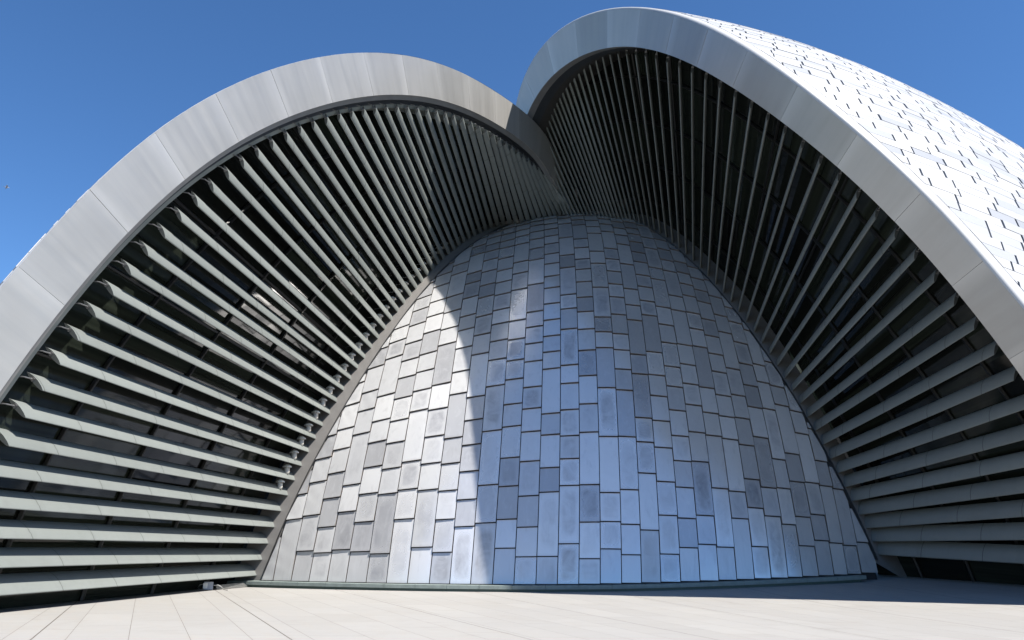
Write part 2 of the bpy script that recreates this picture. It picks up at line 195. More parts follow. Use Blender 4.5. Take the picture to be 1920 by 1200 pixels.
# ------------------------------------------------------------------ materials
class NT:
    def __init__(s, name):
        s.m = bpy.data.materials.new(name); s.m.use_nodes = True
        s.t = s.m.node_tree; s.b = s.t.nodes['Principled BSDF']
    def n(s, typ, **kw):
        nd = s.t.nodes.new(typ)
        for k, v in kw.items(): setattr(nd, k, v)
        return nd
    def l(s, a, b): s.t.links.new(a, b)
    def math(s, op, a, b=None, clamp=False):
        nd = s.n('ShaderNodeMath', operation=op); nd.use_clamp = clamp
        for i, v in enumerate((a, b)):
            if v is None: continue
            if isinstance(v, (int, float)): nd.inputs[i].default_value = v
            else: s.l(v, nd.inputs[i])
        return nd.outputs[0]
    def mix(s, f, a, b, mode='MIX'):
        nd = s.n('ShaderNodeMix', data_type='RGBA', blend_type=mode)
        for i, v in ((0, f), (6, a), (7, b)):
            if isinstance(v, (int, float)): nd.inputs[i].default_value = v
            elif isinstance(v, (tuple, list)): nd.inputs[i].default_value = (*v[:3], 1)
            else: s.l(v, nd.inputs[i])
        return nd.outputs[2]
    def ramp(s, f, stops):
        nd = s.n('ShaderNodeValToRGB'); e = nd.color_ramp.elements
        while len(e) < len(stops): e.new(.5)
        for k, (p, c) in enumerate(stops):
            e[k].position = p; e[k].color = (*c, 1) if hasattr(c, '__len__') else (c, c, c, 1)
        s.l(f, nd.inputs[0]); return nd.outputs[0]
    def noise(s, vec, scale, detail=3, rough=.5, dist=0):
        nd = s.n('ShaderNodeTexNoise'); nd.inputs['Scale'].default_value = scale
        nd.inputs['Detail'].default_value = detail; nd.inputs['Roughness'].default_value = rough
        nd.inputs['Distortion'].default_value = dist
        if vec is not None: s.l(vec, nd.inputs['Vector'])
        return nd.outputs[0]
    def mapping(s, vec, scale=(1, 1, 1), loc=(0, 0, 0)):
        nd = s.n('ShaderNodeMapping'); nd.inputs['Scale'].default_value = scale; nd.inputs['Location'].default_value = loc
        s.l(vec, nd.inputs[0]); return nd.outputs[0]
    def obj(s): return s.n('ShaderNodeTexCoord').outputs['Object']
    def geo(s): return s.n('ShaderNodeNewGeometry').outputs['Position']
    def uv(s): return s.n('ShaderNodeTexCoord').outputs['UV']
    def rnd(s):
        a = s.n('ShaderNodeAttribute', attribute_name='rnd'); sp = s.n('ShaderNodeSeparateColor')
        s.l(a.outputs['Color'], sp.inputs[0]); return sp.outputs
    def bump(s, h, strength=.2, dist=.02):
        nd = s.n('ShaderNodeBump'); nd.inputs['Strength'].default_value = strength; nd.inputs['Distance'].default_value = dist
        s.l(h, nd.inputs['Height']); s.l(nd.outputs[0], s.b.inputs['Normal'])
    def set(s, **kw):
        for k, v in kw.items():
            i = s.b.inputs[k.replace('_', ' ')]
            if isinstance(v, (int, float)): i.default_value = v
            elif isinstance(v, (tuple, list)): i.default_value = (*v[:3], 1)
            else: s.l(v, i)
        return s

def simple(name, col, rough=.5, metal=0., var=.12, scale=3.0, bump=0.0):
    t = NT(name); p = t.geo()
    f = t.noise(p, scale, 4)
    c = t.mix(f, tuple(x * (1 - var) for x in col), tuple(min(1, x * (1 + var)) for x in col))
    t.set(Base_Color=c, Roughness=rough, Metallic=metal)
    if bump: t.bump(t.noise(p, scale * 12, 3), bump)
    return t.m

def m_fascia(name, base, metal=.5):
    t = NT(name); uv = t.uv(); r = t.rnd()
    st = t.noise(t.mapping(uv, (3.2, .22, 1)), 1.0, 5, .6, .4)       # brushed streaks running across the band
    cl = t.noise(t.mapping(uv, (.55, .5, 1)), 1.0, 3, .5)
    f = t.math('ADD', t.math('MULTIPLY', st, .55), t.math('MULTIPLY', cl, .45))
    c = t.ramp(f, [(.30, tuple(x * .90 for x in base)), (.52, base), (.72, tuple(min(1, x * 1.08) for x in base))])
    v = t.math('ADD', t.math('MULTIPLY', r[0], .22), .89)
    c = t.mix(1.0, c, t.n('ShaderNodeCombineColor').outputs[0], 'MULTIPLY') if False else c
    hs = t.n('ShaderNodeHueSaturation'); t.l(c, hs.inputs['Color']); t.l(v, hs.inputs['Value'])
    # dirt that has run down from the outer edge and dark scuffs
    sp = t.noise(t.mapping(uv, (7.0, .5, 1), (3, 1, 0)), 1.0, 4, .7)
    d = t.ramp(sp, [(.60, 0), (.78, 1)])
    c = t.mix(t.math('MULTIPLY', d, .14), hs.outputs[0], tuple(x * .55 for x in base))
    sx = t.n('ShaderNodeSeparateXYZ'); t.l(uv, sx.inputs[0])
    lo = t.math('DIVIDE', t.math('MODULO', sx.outputs[0], 10.0), 2.75)
    joint_pale = t.ramp(lo, [(.0, 1), (.05, .75), (.22, 0), (.93, 0), (1.0, .45)])      # lighter strip beside every joint
    joint_pale = t.math('MULTIPLY', joint_pale, t.math('ADD', t.math('MULTIPLY', r[1], .35), .12))
    c = t.mix(joint_pale, c, tuple(min(1, x * 1.55) for x in base))
    ro = t.math('ADD', t.math('MULTIPLY', st, .22), .30)
    t.set(Base_Color=c, Roughness=ro, Metallic=metal)
    t.bump(t.noise(t.mapping(uv, (.45, .6, 1)), 1.0, 2), .35, .05)
    return t.m

def m_panel():
    t = NT('dome_panel_metal'); uv = t.uv(); r = t.rnd(); pos = t.geo()
    sx = t.n('ShaderNodeSeparateXYZ'); t.l(uv, sx.inputs[0])
    u, v = sx.outputs[0], sx.outputs[1]
    du = t.math('MULTIPLY', t.math('ABSOLUTE', t.math('SUBTRACT', u, .5)), 2)
    dv = t.math('MULTIPLY', t.math('ABSOLUTE', t.math('SUBTRACT', v, .5)), 2)
    # rounded frame left by wiping: soft super-ellipse in each panel, warped
    wob = t.math('MULTIPLY', t.math('SUBTRACT', t.noise(pos, 1.6, 3, .55), .5), .55)
    e = t.math('ADD', t.math('POWER', t.math('ADD', t.math('POWER', du, 4.0), t.math('POWER', dv, 5.0)), .25), wob)
    inner = t.ramp(e, [(.55, 1), (.88, 0)])
    blotch = t.ramp(t.noise(pos, 1.15, 5, .62, 1.2), [(.38, 0), (.68, 1)])
    base = t.ramp(r[0], [(0, (.49, .487, .495)), (.3, (.67, .665, .665)), (.75, (.76, .753, .745)), (1, (.83, .82, .81))])
    dark = t.mix(1.0, base, (.58, .58, .60), 'MULTIPLY')
    amt = t.math('MULTIPLY', inner, t.math('MULTIPLY', r[1], t.math('ADD', t.math('MULTIPLY', blotch, .7), .3)))
    c = t.mix(amt, base, dark)
    stk = t.ramp(t.noise(t.mapping(pos, (5, 5, .55)), 1.0, 5, .65, .8), [(.52, 0), (.74, 1)])
    c = t.mix(t.math('MULTIPLY', stk, .22), c, (.86, .86, .87))
    run = t.ramp(t.noise(t.mapping(pos, (4.2, 4.2, .16), (7, 3, 1)), 1.0, 5, .6, .3), [(.55, 0), (.75, 1)])   # rain run-off crossing the joints
    c = t.mix(t.math('MULTIPLY', run, .26), c, (.38, .37, .36))
    edge = t.ramp(dv, [(.90, 0), (1.0, 1)])
    c = t.mix(t.math('MULTIPLY', edge, .18), c, (.30, .28, .26))
    ro = t.math('ADD', t.math('ADD', t.math('MULTIPLY', r[2], .16), .21), t.math('MULTIPLY', amt, .16))
    t.set(Base_Color=c, Roughness=ro, Metallic=.45)
    t.bump(t.noise(pos, .9, 2, .4), .25, .06)
    return t.m

def m_paving():
    t = NT('limestone_paving'); uv = t.uv(); pos = t.geo()
    br = t.n('ShaderNodeTexBrick'); t.l(uv, br.inputs['Vector'])
    br.offset = .37; br.offset_frequency = 2; br.squash = 1.35; br.squash_frequency = 3
    br.inputs['Color1'].default_value = (.36, .348, .325, 1); br.inputs['Color2'].default_value = (.325, .312, .29, 1)
    br.inputs['Mortar'].default_value = (.22,.195,.165,1); br.inputs['Scale'].default_value = 1.0
    br.inputs['Mortar Size'].default_value = .0065; br.inputs['Mortar Smooth'].default_value = .3
    br.inputs['Brick Width'].default_value = 2.1; br.inputs['Row Height'].default_value = 1.10
    n1 = t.noise(pos, .35, 4, .6); n2 = t.noise(t.mapping(uv, (.8, 5, 1)), 1.0, 5, .65, .6)
    c = t.mix(t.ramp(n1, [(.35, 0), (.7, 1)]), br.outputs[0], (.335, .325, .308))
    c = t.mix(t.math('MULTIPLY', t.ramp(n2, [(.5, 0), (.8, 1)]), .35), c, (.36, .315, .265))
    n3 = t.noise(pos, 1.7, 6, .7)
    c = t.mix(t.math('MULTIPLY', t.ramp(n3, [(.58, 0), (.75, 1)]), .22), c, (.30, .27, .235))
    n4 = t.noise(t.mapping(pos, (.5, .5, .5), (11, 4, 0)), 1.0, 6, .68, .8)
    c = t.mix(t.math('MULTIPLY', t.ramp(n4, [(.56, 0), (.70, 1)]), .20), c, (.24, .215, .185))
    c = t.mix(br.outputs['Fac'], c, (.15, .13, .11))
    sx = t.n('ShaderNodeSeparateXYZ'); t.l(uv, sx.inputs[0])
    fr = t.math('FRACT', t.math('ADD', t.math('DIVIDE', sx.outputs[1], 4.6), .5))
    ln = t.math('LESS_THAN', t.math('ABSOLUTE', t.math('SUBTRACT', fr, .5)), .0028)
    c = t.mix(ln, c, (.10, .085, .07))
    t.set(Base_Color=c, Roughness=t.math('ADD', t.math('MULTIPLY', n3, .25), .5), Specular_IOR_Level=.35)
    t.bump(t.noise(pos, 30, 3), .08, .01)
    return t.m

def m_white_panel():
    t = NT('white_shell_panel'); r = t.rnd(); pos = t.geo()
    c = t.ramp(r[0], [(0, (.27, .28, .30)), (.35, (.36, .365, .375)), (1, (.42, .42, .42))])
    s = t.ramp(t.noise(t.mapping(pos, (2.5, 2.5, .4)), 1.0, 5, .6), [(.55, 0), (.8, 1)])
    c = t.mix(t.math('MULTIPLY', s, .15), c, (.42, .42, .43))
    t.set(Base_Color=c, Roughness=t.math('ADD', t.math('MULTIPLY', r[1], .2), .38)); return t.m

def m_glass():
    t = NT('tinted_glass'); pos = t.geo(); r = t.rnd(); uv = t.uv()
    pl = t.noise(t.mapping(uv, (4.5, .08, 1)), 1.0, 2, .5)             # folds of the blinds standing right behind the pane
    c = t.mix(t.ramp(pl, [(.35, 0), (.7, 1)]), (.010, .0125, .010), (.026, .032, .024))
    c = t.mix(r[0], (.007, .0075, .007), c)
    t.set(Base_Color=c, Roughness=.06, IOR=1.33)
    t.bump(t.noise(pos, .35, 1), .05, .05)
    return t.m

def m_blade():
    t = NT('louvre_blade_paint'); pos = t.geo()
    f = t.noise(t.mapping(pos, (1.2, 1.2, 1.2)), 1.0, 4, .6)
    c = t.mix(f, (.160, .173, .162), (.190, .205, .193))
    d = t.ramp(t.noise(pos, 2.3, 5, .65), [(.6, 0), (.8, 1)])
    c = t.mix(t.math('MULTIPLY', d, .2), c, (.115, .122, .115))
    sx = t.n('ShaderNodeSeparateXYZ'); t.l(t.uv(), sx.inputs[0])
    fr = t.math('FRACT', t.math('DIVIDE', sx.outputs[0], 2.4))
    c = t.mix(t.math('MULTIPLY', t.math('LESS_THAN', fr, .011), .75), c, (.03, .032, .03))       # butt joint between lengths
    hs = t.n('ShaderNodeHueSaturation'); t.l(c, hs.inputs['Color']); t.l(t.math('ADD', t.math('MULTIPLY', t.rnd()[0], .14), .95), hs.inputs['Value'])
    st = t.ramp(t.noise(t.mapping(t.geo(), (3.5, 3.5, .5)), 1.0, 5, .65), [(.5, 0), (.75, 1)])
    c = t.mix(t.math('MULTIPLY', st, .16), hs.outputs[0], (.10, .10, .09))
    t.set(Base_Color=c, Roughness=.48); return t.m

M = dict(
    fasL=m_fascia('brushed_aluminium', (.405, .392, .368)), panel=m_panel(), paving=m_paving(),
    white=m_white_panel(), glass=m_glass(), blade=m_blade(),
    lip=simple('panel_edge_metal', (.42, .37, .33), .4, .5), seam=simple('dark_joint', (.025, .025, .028), .8),
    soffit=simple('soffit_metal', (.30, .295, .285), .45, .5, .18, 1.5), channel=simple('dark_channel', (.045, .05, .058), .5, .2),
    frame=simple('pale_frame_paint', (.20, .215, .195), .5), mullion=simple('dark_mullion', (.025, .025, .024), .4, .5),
    flash=simple('grey_flashing', (.07, .072, .08), .45, .3), reveal=simple('reveal_cladding', (.21, .20, .19), .55, .15, .08),
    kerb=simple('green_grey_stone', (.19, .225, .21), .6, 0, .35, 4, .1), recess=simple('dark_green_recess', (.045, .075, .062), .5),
    steel=simple('stainless_steel', (.60, .60, .60), .25, .95), hood=simple('white_enamel', (.78, .77, .74), .4),
    lantern=simple('frosted_lens', (.42, .40, .36), .3), boxg=simple('grey_box_paint', (.36, .38, .42), .45), boxw=simple('white_box_lid', (.75, .74, .70), .45),
    pipe=simple('grey_pipe', (.40, .40, .38), .35, .6), concrete=simple('concrete_back', (.35, .34, .33), .7),
    underlay=simple('grey_roof_underlay', (.085, .085, .10), .7), fitting=simple('dull_steel_fitting', (.20, .20, .20), .4, .7), dark_ground=simple('dark_ground_fill', (.035, .055, .02), .8, 0, .35, .8), frame_shaded=simple('shaded_frame_paint', (.055, .052, .048), .5, .3),
    feather=simple('pale_feathers', (.26, .27, .30), .7), feather_dark=simple('dark_feathers', (.08, .08, .09), .7))

# ------------------------------------------------------------------ plaza (one warped sheet)
def build_plaza():
    near = list(np.arange(-60, 60.1, 1.5))
    far = [-6000, -2500, -900, -350, -160, -90]
    xs = far + near + [-a for a in far[::-1]]
    ys = far + near + [90, 160, 350, 900, 2500, 6000]
    mb = MB(); P = []; U = []
    def phi(u):
        t = min(1, max(0, (u + 7) / 18.0)); t = t * t * (3 - 2 * t)
        return math.tan(R(-24 + 17 * t))
    for y in ys:
        row, ur = [], []
        for x in xs:
            u = x
            if abs(x) < 70 and abs(y) < 70:
                for _ in range(25):
                    u = .5 * u + .5 * (x - phi(u) * (y - 27))
            else:
                u = x + .3 * (y - 27)
            row.append((x, y, float(ground_z(np.float64(x), np.float64(y)))))
            ur.append((y - 27.0, u))
        P.append(row); U.append(ur)
    mb.grid(P, 0, U, smooth=True, flip=False)
    o = mb.build('plaza_paving', M['paving'], toward=(0, 0, 5000))
    tag(o, kind='structure')
build_plaza()
def build_dark_ground():  # dark ring added out of view to cut light bounced off the ground
    mb = MB(); F = 6000.0; x0, x1, y0, y1, z = -80.0, 95.0, -20.0, 110.0, .03
    for a, b, c, d in ((-F, F, -F, y0), (-F, F, y1, F), (-F, x0, y0, y1), (x1, F, y0, y1)):
        mb.add([(a, c, z), (b, c, z), (b, d, z), (a, d, z)], [(0, 1, 2, 3)], 0)
    tag(mb.build('added_dark_ground', M['dark_ground'], toward=(0, 0, 5000)), kind='structure')
build_dark_ground()

# ------------------------------------------------------------------ dome
DC, DA, DPW = A((4.6, 48.0, 0.0)), A((27.0, 17.0, 22.588)), 1.5
def _zmax(c):
    z = 12.0
    for _ in range(8):
        z = DA[2] * max(.002, 1 - min(.999, abs(c + .045 * z) / DA[0]) ** DPW) ** (1 / DPW)
    return z
_zc = {}
def dome_n(q):
    r = max(1e-4, math.sqrt((q[0] / DA[0]) ** 2 + (q[1] / DA[1]) ** 2))
    k = r ** (DPW - 2)
    return unit(A((k * q[0] / DA[0] ** 2, k * q[1] / DA[1] ** 2, (max(0.0, q[2]) / DA[2]) ** (DPW - 1) / DA[2])))
def dome_pt(c, th, off=0.0):
    """c: metres across the front, th: angle up the column"""
    key = round(c, 4)
    if key not in _zc: _zc[key] = _zmax(key)
    z = _zc[key] * math.sin(th)
    x = c + .045 * z
    r = max(0.0, 1 - (max(0.0, z) / DA[2]) ** DPW) ** (1 / DPW)
    y = -DA[1] * math.sqrt(max(0.0, r * r - (x / DA[0]) ** 2)) * (1 if math.cos(th) >= 0 else -1)
    p = A((x, y, z))
    return DC + p + dome_n(p) * off
def dome_inv(p):
    q = A(p) - DC
    c = q[0] - .045 * q[2]
    t = math.asin(max(-1, min(1, q[2] / _zmax(c))))
    return c, (t if q[1] <= 0 else math.pi - t)
def build_dome():
    root = empty('panelled_dome', (4.6, 48, 0))
    tag(root, 'curved dome clad in staggered grey metal panels standing between the two louvred shells', 'dome')
    rng = random.Random(11)
    eL = sorted([dome_inv(p)[::-1] for p in EL]); eR = sorted([dome_inv(p)[::-1] for p in ER])
    tl, cl = zip(*eL); tr, cr = zip(*eR)
    def cL(t):
        t = min(t, 1.9)
        return float(np.interp(t, tl, cl)) - max(0, t - tl[-1]) * 9
    def cR(t):
        t = min(t, 1.9)
        return float(np.interp(t, tr, cr)) + max(0, t - tr[-1]) * 9
    seams = list(SEAM)
    seams = [seams[0] - .95, seams[0] - 1.9][::-1] + seams + [seams[-1] + 1.0, seams[-1] + 2.0, seams[-1] + 3.0]
    mb = MB(); core = MB()
    TMAX = R(112)
    mods = [1.02, 1.1, 1.18, 1.3, 1.45, 2.25, 2.4]
    wts = [3, 4, 3, 3, 2, 2.2, 1.5]
    for k in range(len(seams) - 1):
        c0, c1 = seams[k] + .017, seams[k + 1] - .017
        cm = .5 * (c0 + c1)
        # base angle at the kerb
        th = 0.0
        for _ in range(30):
            p = dome_pt(cm, th)
            th = math.asin((float(ground_z(p[0], p[1])) + .245) / _zmax(cm))
        step = 0
        first = True
        while th < TMAX:
            h = rng.choices(mods, wts)[0] * (1.0 if not first else rng.choice([.85, 1.0, 1.0]))
            first = False
            # convert metres to angle by marching
            t1 = th; acc = 0; a = dome_pt(cm, t1)
            while acc < h and t1 < TMAX + .1:
                t1 += .005; b = dome_pt(cm, t1); acc += np.linalg.norm(b - a); a = b
            gap = .035 / max(.4, h) * (t1 - th)
            ts = np.linspace(th + gap * .3, t1 - gap * .5, 6)
            rows, uv = [], []
            nu = 3
            br, st, ro = rng.random(), (rng.random() ** 4.0), rng.random()
            if rng.random() < .12: br = min(1, br + .35)
            low = max(0, 1 - th / .45)
            if rng.random() < .12 + .40 * low: st = min(1.0, st + .45)
            tilt = (rng.random() - .5) * .03; tilt2 = (rng.random() - .5) * .012
            for t in ts:
                a0, a1 = max(c0, cL(t) + .02), min(c1, cR(t) - .02)
                if a1 - a0 < .01:
                    if a0 >= c1 or a1 <= c0:
                        continue
                    continue
                f = (t - ts[0]) / (ts[-1] - ts[0])
                rr, uu = [], []
                for j in range(nu):
                    cc = a0 + (a1 - a0) * j / (nu - 1)
                    g = (cc - cm) / .8
                    bulge = .010 * (1 - (2 * f - 1) ** 2) * (1 - (2 * g) ** 2)
                    rr.append(dome_pt(cc, t, (.10 - .035 * min(1, t / .9)) * (1 - .8 * f) + tilt * g + tilt2 * (f - .5) + bulge * (rng.random() * 0 + 1) * (1 if br > .4 else -1)))
                    uu.append(((cc - c0) / (c1 - c0), f))
                rows.append(rr); uv.append(uu)
            if len(rows) >= 2:
                mb.grid(rows, 0, uv, (br, st, ro), True)
                # returned bottom edge and side edges
                bot = rows[0]
                c_in = [dome_pt(*dome_inv(p), -.02) for p in bot]
                mb.grid([c_in, bot], 1, None, (br, 0, 0), False)
                for j, fl in ((0, True), (nu - 1, False)):
                    e = [r[j] for r in rows]; ein = [dome_pt(*dome_inv(p), -.02) for p in e]
                    mb.grid([e, ein], 1, None, (br, 0, 0), False, flip=not fl)
            th = t1; step += 1
    mb.build('metal_cladding', [M['panel'], M['lip']], root, toward=(2, -5, 6))
    # dark membrane behind the joints
    P = []
    for t in np.linspace(-.02, math.pi, 64):                 # the membrane closes over the back, inside the shells
        a0, a1 = cL(max(t, tl[0])), cR(max(t, tr[0]))
        P.append([dome_pt(a0 + (a1 - a0) * j / 60, t, -.02) for j in range(61)])
    core.grid(P, 0, None, smooth=True)
    core.build('membrane', M['seam'], root, toward=(2, -5, 6))
    # flashing along both edges of the cladding
    for E_, sg in ((EL, 1), (ER, -1)):
        f = MB()
        out = []; inn = []
        for p in E_:
            c, t = dome_inv(p)
            inn.append(dome_pt(c + sg * .03, t, .085))
            q = A(p); d = unit(q - A((0, 0, 1.6)))
            out.append(dome_pt(c - sg * .16, t, .03) + d * .28)
        inn2 = [a + unit(a - A((0, 0, 1.6))) * .14 for a in inn]
        f.grid([inn2, inn, out], 0, None, smooth=False, flip=(sg > 0))
        f.build('edge_flashing', M['flash'], root, toward=(2, -5, 6))
    return root
dome = build_dome()

# ------------------------------------------------------------------ kerb under the dome
def build_kerb():
    th = 0.0
    def base(c, off):
        p = dome_pt(c, 0.0, 0.0); n = dome_n(p - DC); n[2] = 0; n = unit(n)
        q = p + n * off; return A((q[0], q[1], 0)), n
    cs = np.linspace(SEAM[0] - 2.0, SEAM[-1] - .1, 400)
    outer = np.array([base(c, .52)[0] for c in cs]); d = np.r_[0, np.cumsum(np.linalg.norm(np.diff(outer, axis=0), axis=1))]
    rng = random.Random(5)
    blocks, s = [], 0.0
    mb, rc = MB(), MB()
    gz = lambda p: float(ground_z(p[0], p[1]))
    nbk = int(d[-1] / 1.22); step_ = d[-1] / nbk
    for kb in range(nbk):
        s, e = kb * step_, (kb + 1) * step_
        col = (rng.random(), rng.random(), 0)
        ss = np.linspace(s + .006, e - .006, 4)
        front, top_b = [], []
        for q in ss:
            c = float(np.interp(q, d, cs)); a, n = base(c, .52); b, _ = base(c, -.05)
            z = gz(a)
            front.append((A((a[0], a[1], z + .10)), A((a[0], a[1], z + .225)), A((a[0] - n[0] * .012, a[1] - n[1] * .012, z + .238)), A((b[0], b[1], z + .238))))
        rows = [[f[i] for f in front] for i in range(4)]
        mb.grid(rows, 0, None, col, False)
        for f, fl in ((front[0], 1), (front[-1], 0)):
            q = [f[0], f[1], f[3], A((f[3][0], f[3][1], f[0][2]))]
            mb.add(q, [(0, 1, 2, 3) if fl else (3, 2, 1, 0)], 0, None, col)
    root = mb.build('stone_kerb', M['kerb'], toward=(2, -5, 6))
    tag(root, 'low green-grey stone kerb curving along the foot of the metal dome', 'kerb')
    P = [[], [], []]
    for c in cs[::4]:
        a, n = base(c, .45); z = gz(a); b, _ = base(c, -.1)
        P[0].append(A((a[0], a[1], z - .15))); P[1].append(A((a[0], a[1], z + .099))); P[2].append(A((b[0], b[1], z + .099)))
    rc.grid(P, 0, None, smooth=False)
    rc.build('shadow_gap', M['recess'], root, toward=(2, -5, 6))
build_kerb()

# ------------------------------------------------------------------ louvred shells
def shell_surface(arch, prm, ts):
    D = A((math.sin(prm['az']) * math.cos(prm.get('el', 0)), math.cos(prm['az']) * math.cos(prm.get('el', 0)), math.sin(prm.get('el', 0))))
    C = A(prm['C'])
    def f(i, t):
        a = np.array([np.interp(i, np.arange(len(arch)), arch[:, k]) for k in range(3)])
        return a + D * t + (a - C) * (prm['al'] * t - prm['be'] * t * t)
    return f

def clip(poly, axis, val, keep_ge):
    out = []
    for i in range(len(poly)):
        a, b = poly[i], poly[(i + 1) % len(poly)]
        ia = (a[axis] >= val) == keep_ge; ib = (b[axis] >= val) == keep_ge
        if ia: out.append(a)
        if ia != ib:
            k = (val - a[axis]) / (b[axis] - a[axis]); out.append((a[0] + k * (b[0] - a[0]), a[1] + k * (b[1] - a[1])))
    return out

def build_shell(name, label, O_, I_, N_, T_, Q_, prm, tmax, side, bracket):
    root = empty(name, (O_[-1][0], O_[-1][1], 0))
    tag(root, label, 'building')
    rng = random.Random(3 + side)
    n = len(O_)
    arc = np.r_[0, np.cumsum(np.linalg.norm(np.diff(O_, axis=0), axis=1))]
    mid = .5 * (O_ + I_)
    # --- fascia plates with fine joints
    fb = MB(); LEN = 2.75
    nseg = int(arc[-1] / LEN)
    B = np.linspace(0, arc[-1], nseg + 1)
    def at(X, s): return A([np.interp(s, arc, X[:, k]) for k in range(3)])
    for k in range(nseg):
        ss = np.linspace(B[k] + .005, B[k + 1] - .005, 7)
        col = (rng.random(), rng.random(), rng.random())
        tw = (rng.random() - .5) * .02; tw2 = (rng.random() - .5) * .016
        rows, uv = [], []
        for f in (0, .5, 1):
            rows.append([at(O_, s) * (1 - f) + at(I_, s) * f + N_ * (tw * (f - .5) + tw2 * ((s - ss[0]) / LEN - .5)) for s in ss])
            uv.append([((k + 3 + side) * 10.0 + (s - B[k]), f * 1.6) for s in ss])
        fb.grid(rows, 0, uv, col, True, flip=(side < 0))
        # folded edges
        fb.grid([rows[2], [p - N_ * .05 for p in rows[2]]], 0, [uv[2], uv[2]], col, False, flip=(side < 0))
        fb.grid([[p - N_ * .05 for p in rows[0]], rows[0]], 0, [uv[0], uv[0]], col, False, flip=(side < 0))
        for e in (0, -1):
            fb.grid([[r[e] for r in rows], [r[e] - N_ * .05 for r in rows]], 0, None, col, False)
    fb.build('arch_fascia', M['fasL'], root, toward=(2, -5, 6))
    bk = MB()
    bk.grid([[p - N_ * .03 for p in O_], [p - N_ * .03 for p in I_]], 0, None, smooth=False, flip=(side < 0))
    bk.build('fascia_backing', M['seam'], root)
    # --- soffit: lit return, dark channel, pale frame
    g = unit(O_ - I_)                                     # outward in the arch plane
    def off(d, o): return [I_[k] - N_ * d + g[k] * o for k in range(n)]
    fl = side < 0
    if side < 0:
        def off(d, o): return [I_[k] - N_ * (d * (1.0 if d < .06 else 2.2)) + g[k] * (o * .08) for k in range(n)]
    sf = MB(); sf.grid([off(.05, 0), off(.20, -.17), off(.22, -.17)], 0, None, smooth=False, flip=fl); sf.build('soffit', M['soffit'], root, toward=(2, -5, 6))
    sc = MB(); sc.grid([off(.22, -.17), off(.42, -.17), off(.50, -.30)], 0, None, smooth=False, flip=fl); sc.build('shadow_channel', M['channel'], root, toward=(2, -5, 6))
    sfm = MB(); sfm.grid([off(.50, -.30), off(.58, -.43), off(.75, -.45), off(2.6, -.25)], 0, None, smooth=False, flip=fl)
    sfm.build('glazing_frame', M['frame'] if side > 0 else M['frame_shaded'], root, toward=(2, -5, 6))  # right frame: same part, shade of the recess put into its colour
    # --- louvre blades
    m = len(T_)
    ax = unit(T_ - Q_)                                    # from the dome towards the arch
    tt = unit(np.gradient(T_, axis=0)); tq = unit(np.gradient(Q_, axis=0)); tu = unit(tt + tq)      # up along the arch
    nn = unit(np.cross(ax, tu))
    if np.dot(nn[m // 3], N_) < 0: nn = -nn
    nn = unit(nn * .15 + N_ * .85)
    nn = unit(nn - ax * (nn * ax).sum(1, keepdims=True))
    tu = unit(tu - ax * (tu * ax).sum(1, keepdims=True))
    for i in range(m):
        a = i / (m - 1)
        tau = R(np.interp(i, [0, 9, 27, m], [38, 43, 74, 78])) if side > 0 else R(np.interp(i, [0, 12, 25, m], [50, 46, 46, 52]))
        CH = float(np.interp(i, [0, 10, 27, 52], [.72, .58, .39, .34])) if side > 0 else float(np.interp(i, [0, 8, 16, 54], [.66, .60, .48, .42]))
        fwd = nn[i] * math.cos(tau) - tu[i] * math.sin(tau)       # back edge -> front edge
        up = unit(nn[i] * math.sin(tau) + tu[i] * math.cos(tau))
        prof = [(0, 0), (.10, .028), (.30, .055), (.55, .060), (.80, .040), (.95, .014), (1, 0), (.93, -.026), (.75, -.042), (.5, -.048), (.25, -.034), (.08, -.014)]
        L = np.linalg.norm(T_[i] - Q_[i])
        b = MB(); rings = []
        cuts = np.linspace(0, 1, 5)
        for c in cuts:
            ring = []
            for (x, y) in prof + prof[:1]:
                skew = (1 - x) * (.20 if c == 1 else 0) - (1 - x) * (-.05 if c == 0 else 0)
                ring.append(Q_[i] + ax[i] * (L * c + skew - (.35 if side < 0 and c == 0 else 0)) - fwd * CH * (1 - x) + up * y * 1.15)
            rings.append(ring)
        ph = rng.random() * 2.4
        b.grid(rings, 0, [[(ph + L * c, 0)] * len(rings[0]) for c in cuts], (rng.random(), 0, 0), True, flip=(side > 0) ^ True)
        np_ = len(prof)
        b.add(rings[0][:np_], [tuple(range(np_))], 0); b.add(rings[-1][:np_], [tuple(range(np_))[::-1]], 0)
        bo = b.build('louvre_blade', M['blade'], root, loc=Q_[i], axis=(Q_[i] - fwd * CH * .5, T_[i] - fwd * CH * .5))
        k = MB()
        tip = Q_[i] + ax[i] * (L + .10) - fwd * CH * .62
        k.tube([tip, tip + ax[i] * .24 - nn[i] * .05, tip + ax[i] * .34 - nn[i] * .32], .018, 0, 6, True, False)
        k.box(tip - up * .05 - fwd * .04, ax[i] * .05, up * .10, fwd * .08)
        ko = k.build('bracket', M['fitting'], None)
        ko.parent = bo; ko.location = tuple(-Q_[i])
    # --- glazing behind the blades
    e0 = 2 * T_[0] - T_[1]; q0 = 2 * Q_[0] - Q_[1]
    Tg = np.r_[[T_[0] + (e0 - T_[0]) * 2.6], [e0], T_]; Qg = np.r_[[Q_[0] + (q0 - Q_[0]) * 2.6], [q0], Q_]
    ng = np.r_[[nn[0]], [nn[0]], nn]; axg = np.r_[[ax[0]], [ax[0]], ax]
    BACK = 1.15
    To = Tg - ng * BACK + axg * 1.0; Qo = Qg - ng * BACK * .9 - axg * 1.5
    mg = len(Tg)
    NP = 5; gl = MB()
    for k in range(mg - 1):
        for j in range(NP):
            pass
    rowsets = list(range(0, mg - 1, 2))
